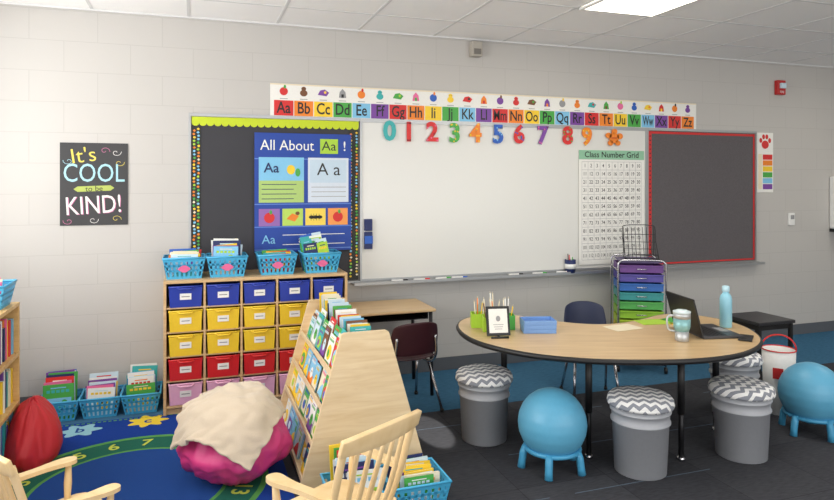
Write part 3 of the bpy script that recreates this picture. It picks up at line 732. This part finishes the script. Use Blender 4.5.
def bucket_stool(loc,rz):
    r=root('bucket_stool','gray plastic bucket stool with chevron padded cushion seat','stool',loc,rz,group='bucket stools around the table')
    m=MB(); GB=mat('bucket_gray',(172,175,182),.4)
    m.lathe([(.125,.001),(.13,.004),(.142,.26),(.15,.262),(.15,.27),(.143,.272),(.146,.315),(.153,.317),(.153,.325),(.148,.327),(.148,.35),(.144,.345),(.13,.02),(0,.018)],GB,36); part(m,'bucket',r)
    m=MB(); m.lathe([(.0,.352),(.15,.352),(.160,.354),(.166,.364),(.165,.378),(.155,.392),(.12,.404),(.06,.409),(0,.41)],CHEV,36); m.lathe([(.1665,.348),(.168,.36),(.163,.372),(.155,.372),(.155,.35)],CHEV,36); part(m,'cushion',r,label='gray and white chevron padded cushion')
    return r
st_=bucket_stool((1.61,-1.37,0),-10)
for loc,rz in (((2.20,-2.02,0),-30),((2.85,-2.04,0),20),((3.31,-1.53,0),40)): dup(st_,loc,rz)
def ball_stool(loc,rz):
    r=root('ball_stool','sky blue balance ball seat on a footed ring base','ball chair',loc,rz,group='blue ball seats')
    BL=mat('ball_blue',(96,172,208),.4); BL2=mat('ball_base_blue',(72,160,204),.4)
    m=MB(); pr=[]
    for k in range(49):
        a=-PI/2+PI*k/48; rr=.178*(1+(.006 if k%4==0 else 0)); pr.append((max(0,rr*math.cos(a)),.235+rr*math.sin(a)))
    m.lathe(pr,BL,48); part(m,'ball',r)
    m=MB(); m.tube([(.14*math.cos(2*PI*k/32),.14*math.sin(2*PI*k/32),.108) for k in range(32)],.012,BL2,10,True); part(m,'base_ring',r)
    for k in range(5):
        a=2*PI*k/5+.3; c,s=math.cos(a),math.sin(a)
        m=MB(); m.tube([(.14*c,.14*s,.115),(.152*c,.152*s,.08),(.158*c,.158*s,.04),(.163*c,.163*s,.003)],[.018,.02,.019,.021],BL2,12); part(m,'leg',r)
    return r
b1=ball_stool((1.785,-1.84,0),0); dup(b1,(3.51,-1.92,0),25)
r=root('wastebasket','white tapered wastebasket with red rim and handle','wastebasket',(3.61,-1.60,0),-50)
m=MB(); m.lathe([(.08,.001),(.083,.004),(.1,.41),(.093,.41),(.076,.02),(0,.018)],WHITE,32); part(m,'body',r)
m=MB(); m.rect(-.03,.24,.03,.31,pc('red'),0); part(m,'emblem',r,loc=(0,-.102,0),label='small red emblem')
m=MB(); m.tube([(.1*math.cos(2*PI*k/28),.1*math.sin(2*PI*k/28),.412) for k in range(28)],.004,pc('red'),8,True); part(m,'rim',r,label='red rim')
m=MB(); m.tube([(.1*math.cos(a),0,.415+.09*math.sin(a)) for a in [PI*k/14 for k in range(15)]],.005,pc('red'),8); part(m,'handle',r,rot=(0,0,10),label='red hoop handle')
r=root('side_table','small black side table near the wall','side table',(4.18,-.90,0))
m=MB(); m.b2(-.18,.18,-.18,.18,.42,.445,mat('black_top',(48,48,52),.35)); part(m,'tabletop',r,bevel=.004)
m=MB(); m.b2(-.16,.16,-.16,.16,.38,.4195,BLACK); part(m,'apron',r)
for a in(-1,1):
    for b in(-1,1):
        m=MB(); m.b2(a*.155-.012,a*.155+.012,b*.155-.012,b*.155+.012,.001,.42,BLACK); part(m,'leg',r)
# ================================================================ SCHOOL CHAIRS / DESK
def school_chair(loc,rz,mt,label,sh=.34,top=.64,W0=.36):
    r=root('school_chair',label,'chair',loc,rz)
    m=MB()
    def seat(u,v):
        x=(u-.5)*W0; y=(v-.5)*.36
        k=1-.06*max(0,(abs(u-.5)+abs(v-.5)-.7))*4
        return (x*k,y*k,sh+.02*((u-.5)*2)**2-.025*max(0,v-.75)*4*.5+ (.02 if v<.1 else 0))
    m.grid(seat,13,13,mt); part(m,'seat',r,solid=.008,sub=1)
    m=MB()
    def back(u,v):
        x=(u-.5)*W0*(1-.12*v**3); c=.05*((u-.5)*2)**2
        zz=sh+.05+(top-sh-.05)*v-.03*abs(2*u-1)**3*(v)
        return (x,-.19-.05*v+c,zz)
    m.grid(back,13,9,mt); part(m,'backrest',r,solid=.008,sub=1)
    for s_ in (-1,1):
        q=W0/.36
        m=MB(); m.tube(crom([(s_*.14*q,-.2,top-.1),(s_*.15*q,-.19,sh+.05),(s_*.15*q,-.1,sh-.02),(s_*.15*q,.1,sh-.025)],5,False),.0095,CHROME,8); part(m,'frame_tube',r)
        m=MB(); m.tube([(s_*.15*q,.1,sh-.03),(s_*.18*q,.18,.012)],.0095,CHROME,8); m.lathe([(.013,.001),(.013,.02)],BLACK,10,T(s_*.18*q,.18,0)); part(m,'leg',r)
        m=MB(); m.tube([(s_*.15*q,-.08,sh-.03),(s_*.185*q,-.21,.012)],.0095,CHROME,8); m.lathe([(.013,.001),(.013,.02)],BLACK,10,T(s_*.185*q,-.21,0)); part(m,'leg',r)
    return r
school_chair((1.335,-.69,0),6,mat('maroon_shell',(62,28,36),.4),'dark maroon plastic school chair at the student desk',.33,.605,.35)
school_chair((2.60,-.98,0),160,mat('navy_shell',(28,38,70),.45),'navy plastic school chair behind the kidney table',.34,.635,.31)
dk=root('student_desk','small wood-topped student desk with dark metal legs','desk',(1.31,-.36,0))
m=MB(); m.b2(-.3,.3,-.22,.22,.592,.612,MAPLE); part(m,'desktop',dk,bevel=.006)
m=MB(); m.b2(-.25,.25,-.19,.19,.54,.545,DKMET);m.b2(-.25,-.245,-.19,.19,.545,.591,DKMET);m.b2(.245,.25,-.19,.19,.545,.591,DKMET);m.b2(-.245,.245,.185,.19,.545,.591,DKMET); part(m,'book_box',dk)
for a in (-1,1):
    for b in(-1,1):
        m=MB(); m.tube([(a*.265,b*.2,.591),(a*.275,b*.2,.005)],.013,DKMET,10); part(m,'leg',dk)
# ================================================================ DRAWER CART
ct=root('drawer_cart','chrome rolling cart of ten rainbow plastic drawers','drawer cart',(3.42,-.42,0),-28)
m=MB()
for b in (-.2,.2):
    pts=crom([(-.18,b,.06),(-.18,b,.45),(-.18,b,.82),(-.165,b,.87),(-.12,b,.885),(.12,b,.885),(.165,b,.87),(.18,b,.82),(.18,b,.45),(.18,b,.06)],4,False); m.tube(pts,.007,CHROME,10)
for z in (.07,.8):
    for a in(-.18,.18): m.tube([(a,-.2,z),(a,.2,z)],.006,CHROME,8)
m.tube([(-.18,-.2,.07),(.18,-.2,.07)],.006,CHROME,8);m.tube([(-.18,.2,.07),(.18,.2,.07)],.006,CHROME,8)
part(m,'frame',ct)
for i,c in enumerate([(104,60,134),(84,74,156),(50,104,180),(60,150,150),(90,176,90),(150,200,60),(190,214,60),(226,206,60),(236,160,60),(220,90,60)]):
    z=.785-i*.072; mt=mat('drawer_%d'%i,c,.35)
    m=MB(); m.b2(-.165,.165,-.185,.175,z,z+.004,mt);m.b2(-.165,.165,-.185,-.181,z+.004,z+.058,mt);m.b2(-.165,.165,.171,.175,z+.004,z+.058,mt);m.b2(-.165,-.161,-.181,.171,z+.004,z+.058,mt);m.b2(.161,.165,-.181,.171,z+.004,z+.058,mt)
    m.b2(-.168,.168,-.195,-.185,z+.05,z+.06,mt)
    o=part(m,'drawer',ct,bevel=.001)
    m=MB(); m.tube([(-.04,-.187,z+.03),(-.035,-.2,z+.03),(.035,-.2,z+.03),(.04,-.187,z+.03)],.004,CHROME,6); part(m,'handle',o)
m=MB(); m.b2(-.155,.155,-.185,.185,.862,.872,mat('cart_top',(84,70,116),.4)); part(m,'top_tray',ct)
for a in(-1,1):
    for b in(-1,1):
        m=MB(); m.lathe([(.025,-.01),(.025,.01)],BLACK,16,T(a*.18,b*.19,.026)@R(90,'Y')); m.tube([(a*.18,b*.19,.04),(a*.18,b*.19,.07)],.006,CHROME,6); part(m,'caster',ct)
m=MB(); BW=mat('black_wire',(20,20,22),.4)
for k in range(9):
    x=-.12+.03*k; m.tube([(x,-.08,.01),(x,.0,.012),(x,.05,.14),(x,.085,.26)],.0022,BW,6)
for yz in ((-.08,.01),(-.02,.012),(.03,.085),(.05,.14),(.068,.2)): m.tube([(-.13,yz[0],yz[1]),(.13,yz[0],yz[1])],.0026,BW,6)
m.tube(crom([(-.13,-.08,.01),(-.13,.05,.14),(-.13,.08,.24),(-.1,.09,.275),(.1,.09,.275),(.13,.08,.24),(.13,.05,.14),(.13,-.08,.01)],4,False),.0032,BW,6)
for a in(-1,1): m.tube([(a*.12,.085,.25),(a*.12,.1,.01),(a*.12,-.08,.01),(a*.12,-.1,.05)],.0028,BW,6)
m.tube([(-.12,-.1,.05),(.12,-.1,.05)],.003,BW,6)
thing(m,'wire_book_stand','black wire book stand on top of the drawer cart','book stand',(3.45,-.42,.8665),(0,0,-28))

# ================================================================ TABLE ITEMS
r=root('laptop','open black laptop on the kidney table','laptop',onT(.46,-.02),-12)
m=MB(); m.b2(0,.24,-.155,.155,.0005,.016,mat('laptop_gray',(70,70,74),.4,.3)); part(m,'base',r,bevel=.003)
m=MB()
for i in range(11):
    for j in range(5): m.b2(.03+j*.024,.05+j*.024,-.138+i*.025,-.117+i*.025,.0161,.018,BLACK)
part(m,'keyboard',r)
m=MB(); m.b2(.17,.225,-.05,.05,.0161,.0168,pc('gray')); part(m,'trackpad',r)
m=MB(); m.b2(-.004,.004,-.155,.155,0,.215,BLACK); m.b2(.0041,.0046,-.145,.145,.012,.204,mat('screen_dark',(64,74,96),.15)); part(m,'screen',r,loc=(-.005,0,.015),rot=(0,-15,0),bevel=.001)
r=root('tumbler','steel tumbler with teal band, lid and handle','tumbler',onT(.345,-.2),-19)
TEAL=mat('tumbler_teal',(140,190,194),.35,.3); STEEL=mat('brushed_steel',(196,200,202),.45,.7)
m=MB(); m.lathe([(.034,.001),(.036,.004),(.037,.055)],STEEL,32); m.lathe([(.037,.055),(.045,.08),(.0455,.125)],TEAL,32); m.lathe([(.0455,.125),(.046,.15),(.044,.152),(.0,.15)],STEEL,32); part(m,'body',r)
m=MB(); m.lathe([(.047,.153),(.047,.165),(.03,.168),(.028,.172),(0,.173)],mat('clear_lid',(210,225,228),.2),28); part(m,'lid',r)
m=MB(); m.tube(crom([(-.045,0,.14),(-.078,0,.135),(-.082,0,.09),(-.07,0,.06),(-.038,0,.055)],5,False),.006,STEEL,8); part(m,'handle',r)
r=root('water_bottle','light aqua steel water bottle with screw cap','water bottle',onT(.75,.14),-19)
AQ=mat('aqua_bottle',(150,208,228),.3)
m=MB(); m.lathe([(.032,.001),(.035,.005),(.035,.17),(.031,.19),(.02,.205),(.017,.21),(.017,.215)],AQ,32); part(m,'body',r)
m=MB(); m.lathe([(.02,.2155),(.021,.218),(.021,.245),(.016,.25),(0,.25)],mat('cap_aqua',(185,220,234),.4),24); part(m,'cap',r)
r=root('picture_frame','black framed white sign on a stand at table edge','picture frame',onT(-.66,-.12),-12)
m=MB(); m.b2(-.068,.068,-.006,.006,0,.165,BLACK); part(m,'frame',r,rot=(-14,0,0),loc=(0,0,.008),bevel=.003)
m=MB(); m.rect(-.054,.016,.054,.15,PAPER,9); m.disc(0,.095,.013,.016,pc('gray'),10)
for k in range(3): m.rect(-.03+.004*k,.06-.012*k,.03-.004*k,.063-.012*k,pc('gray'),10)
part(m,'print',r,rot=(-14,0,0),loc=(0,0,.008))
m=MB(); m.tube([(0,.03,.12),(0,.085,.004)],.005,BLACK,6); m.tube([(-.05,-.03,.005),(.05,-.03,.005)],.006,BLACK,6); m.tube([(0,-.03,.005),(0,.085,.005)],.005,BLACK,6); part(m,'stand',r)
def caddy(lx,ly,cn,n,seed,lab,gr='supply caddies on the table'):
    r=root('pencil_caddy',lab,'pencil holder',onT(lx,ly),-19,group=gr)
    m=MB(); mt=pc(cn,.35); w=.045;h=.085
    m.b2(-w,w,-w,w,.0005,.004,mt);m.b2(-w,w,-w,-w+.004,.004,h,mt);m.b2(-w,w,w-.004,w,.004,h,mt);m.b2(-w,-w+.004,-w+.004,w-.004,.004,h,mt);m.b2(w-.004,w,-w+.004,w-.004,.004,h,mt)
    part(m,'cup',r,bevel=.002)
    rg=random.Random(seed); p=onT(lx,ly)
    for k in range(n):
        m=MB(); a,b=(rg.uniform(-.03,.03) for _ in '12'); L_=rg.uniform(.12,.2); c=rg.choice(['yellow','orange','cream','brown','cream','green','white'])
        q=Vector((a*.7,b*.7,.006)); e=Vector((a*1.6,b*1.6,L_))
        m.tube([q,e],.0035,pc(c),6); m.tube([e,e+(e-q).normalized()*.012],[.0035,.0008],pc('cream'),6)
        thing(m,'pencil',f'{c} pencil standing in a caddy','pencil',p,(0,0,-19),group='pencils in the caddies')
caddy(-.69,.04,'lime',2,1,'lime plastic pencil caddy on the table')
caddy(-.585,.10,'green',4,2,'green plastic pencil caddy on the table')
caddy(-.75,.15,'lime',7,3,'lime plastic caddy crowded with pencils')
caddy(-.64,.21,'yellow',5,4,'yellow plastic caddy crowded with pencils')
for k in range(3):
    m=MB(); mt=mat('paper_tray_blue',(120,160,216),.4)
    m.b2(-.095,.095,-.065,.065,0.0,.003,mt);m.b2(-.095,.095,-.065,-.062,.003,.024,mt);m.b2(-.095,.095,.062,.065,.003,.024,mt);m.b2(-.095,-.092,-.062,.062,.003,.024,mt);m.b2(.092,.095,-.062,.062,.003,.024,mt)
    p=onT(-.41,.03); thing(m,'tray','light blue shallow plastic tray in a stack on the table','tray',(p[0],p[1],.621+k*.0245),(0,0,-19+k*2),group='stacked blue trays',bevel=.001)
for (lx,ly,w,h,cn_,rr) in ((.36,.28,.2,.14,'lime',-10),(.55,.34,.2,.15,'green',10),(.5,.2,.1,.1,'yellow',-25),(.12,.12,.2,.14,'cream',5)):
    m=MB(); m.b2(-w/2,w/2,-h/2,h/2,0,.0015,pc(cn_)); p=onT(lx,ly); thing(m,'paper_sheet',f'{cn_} sheet of paper on the kidney table','paper',(p[0],p[1],.621),(0,0,rr))
m=MB(); m.b2(-.035,.035,-.07,.07,0,.009,BLACK); p=onT(.72,-.16); thing(m,'smartphone','black phone lying beside the laptop','phone',(p[0],p[1],.6225),(0,0,-50),bevel=.003)

# ================================================================ LIGHT / CAMERA
w=bpy.data.worlds.new('World'); scene.world=w; w.use_nodes=True
bg=w.node_tree.nodes['Background']; bg.inputs[0].default_value=(1,.99,.97,1); bg.inputs[1].default_value=.84
def area(name,loc,rot,sx_,sy_,e,col=(1,1,1)):
    l=bpy.data.lights.new(name,'AREA'); l.shape='RECTANGLE'; l.size=sx_; l.size_y=sy_; l.energy=e; l.color=col
    o=bpy.data.objects.new(name,l); COL.objects.link(o); o.location=loc; o.rotation_euler=[math.radians(a) for a in rot]; return o
area('window_daylight',(-1.62,-2.05,1.7),(0,-96,0),1.5,3.5,80,(1,.985,.955))
area('rear_ceiling_fill',(2.5,-6.8,1.3),(134,0,0),7,1.6,125,(1,.99,.97))  # added fill lamp behind the camera, tilted up to brighten ceiling; no window there
area('troffer_light',(2.71,-1.71,2.62),(0,0,0),.5,1.1,9,(1,.96,.88))
area('troffer_light',(2.71,-5.3,2.62),(0,0,0),.5,1.1,12,(1,.96,.88))
area('troffer_light',(5.76,-1.71,2.62),(0,0,0),.5,1.1,5,(1,.96,.88))
sl=bpy.data.lights.new('sun_gap_beam','SPOT'); sl.energy=4500; sl.spot_size=math.radians(2.2); sl.spot_blend=.3; sl.shadow_soft_size=.01; sl.color=(1,.95,.86)
so=bpy.data.objects.new('sun_gap_beam',sl); COL.objects.link(so); so.location=(1.2,-6.6,2.4)
so.rotation_euler=(Vector((1.36,-1.18,0))-Vector((1.2,-6.6,2.4))).to_track_quat('-Z','Y').to_euler()
cam=bpy.data.cameras.new('Camera'); co=bpy.data.objects.new('Camera',cam); COL.objects.link(co)
co.location=(0,-4.84,1.5); co.rotation_euler=(math.radians(90),0,math.radians(-19))
cam.sensor_width=36; cam.lens=650*36/834; cam.shift_y=-68/834
scene.camera=co
scene.view_settings.view_transform='Standard'
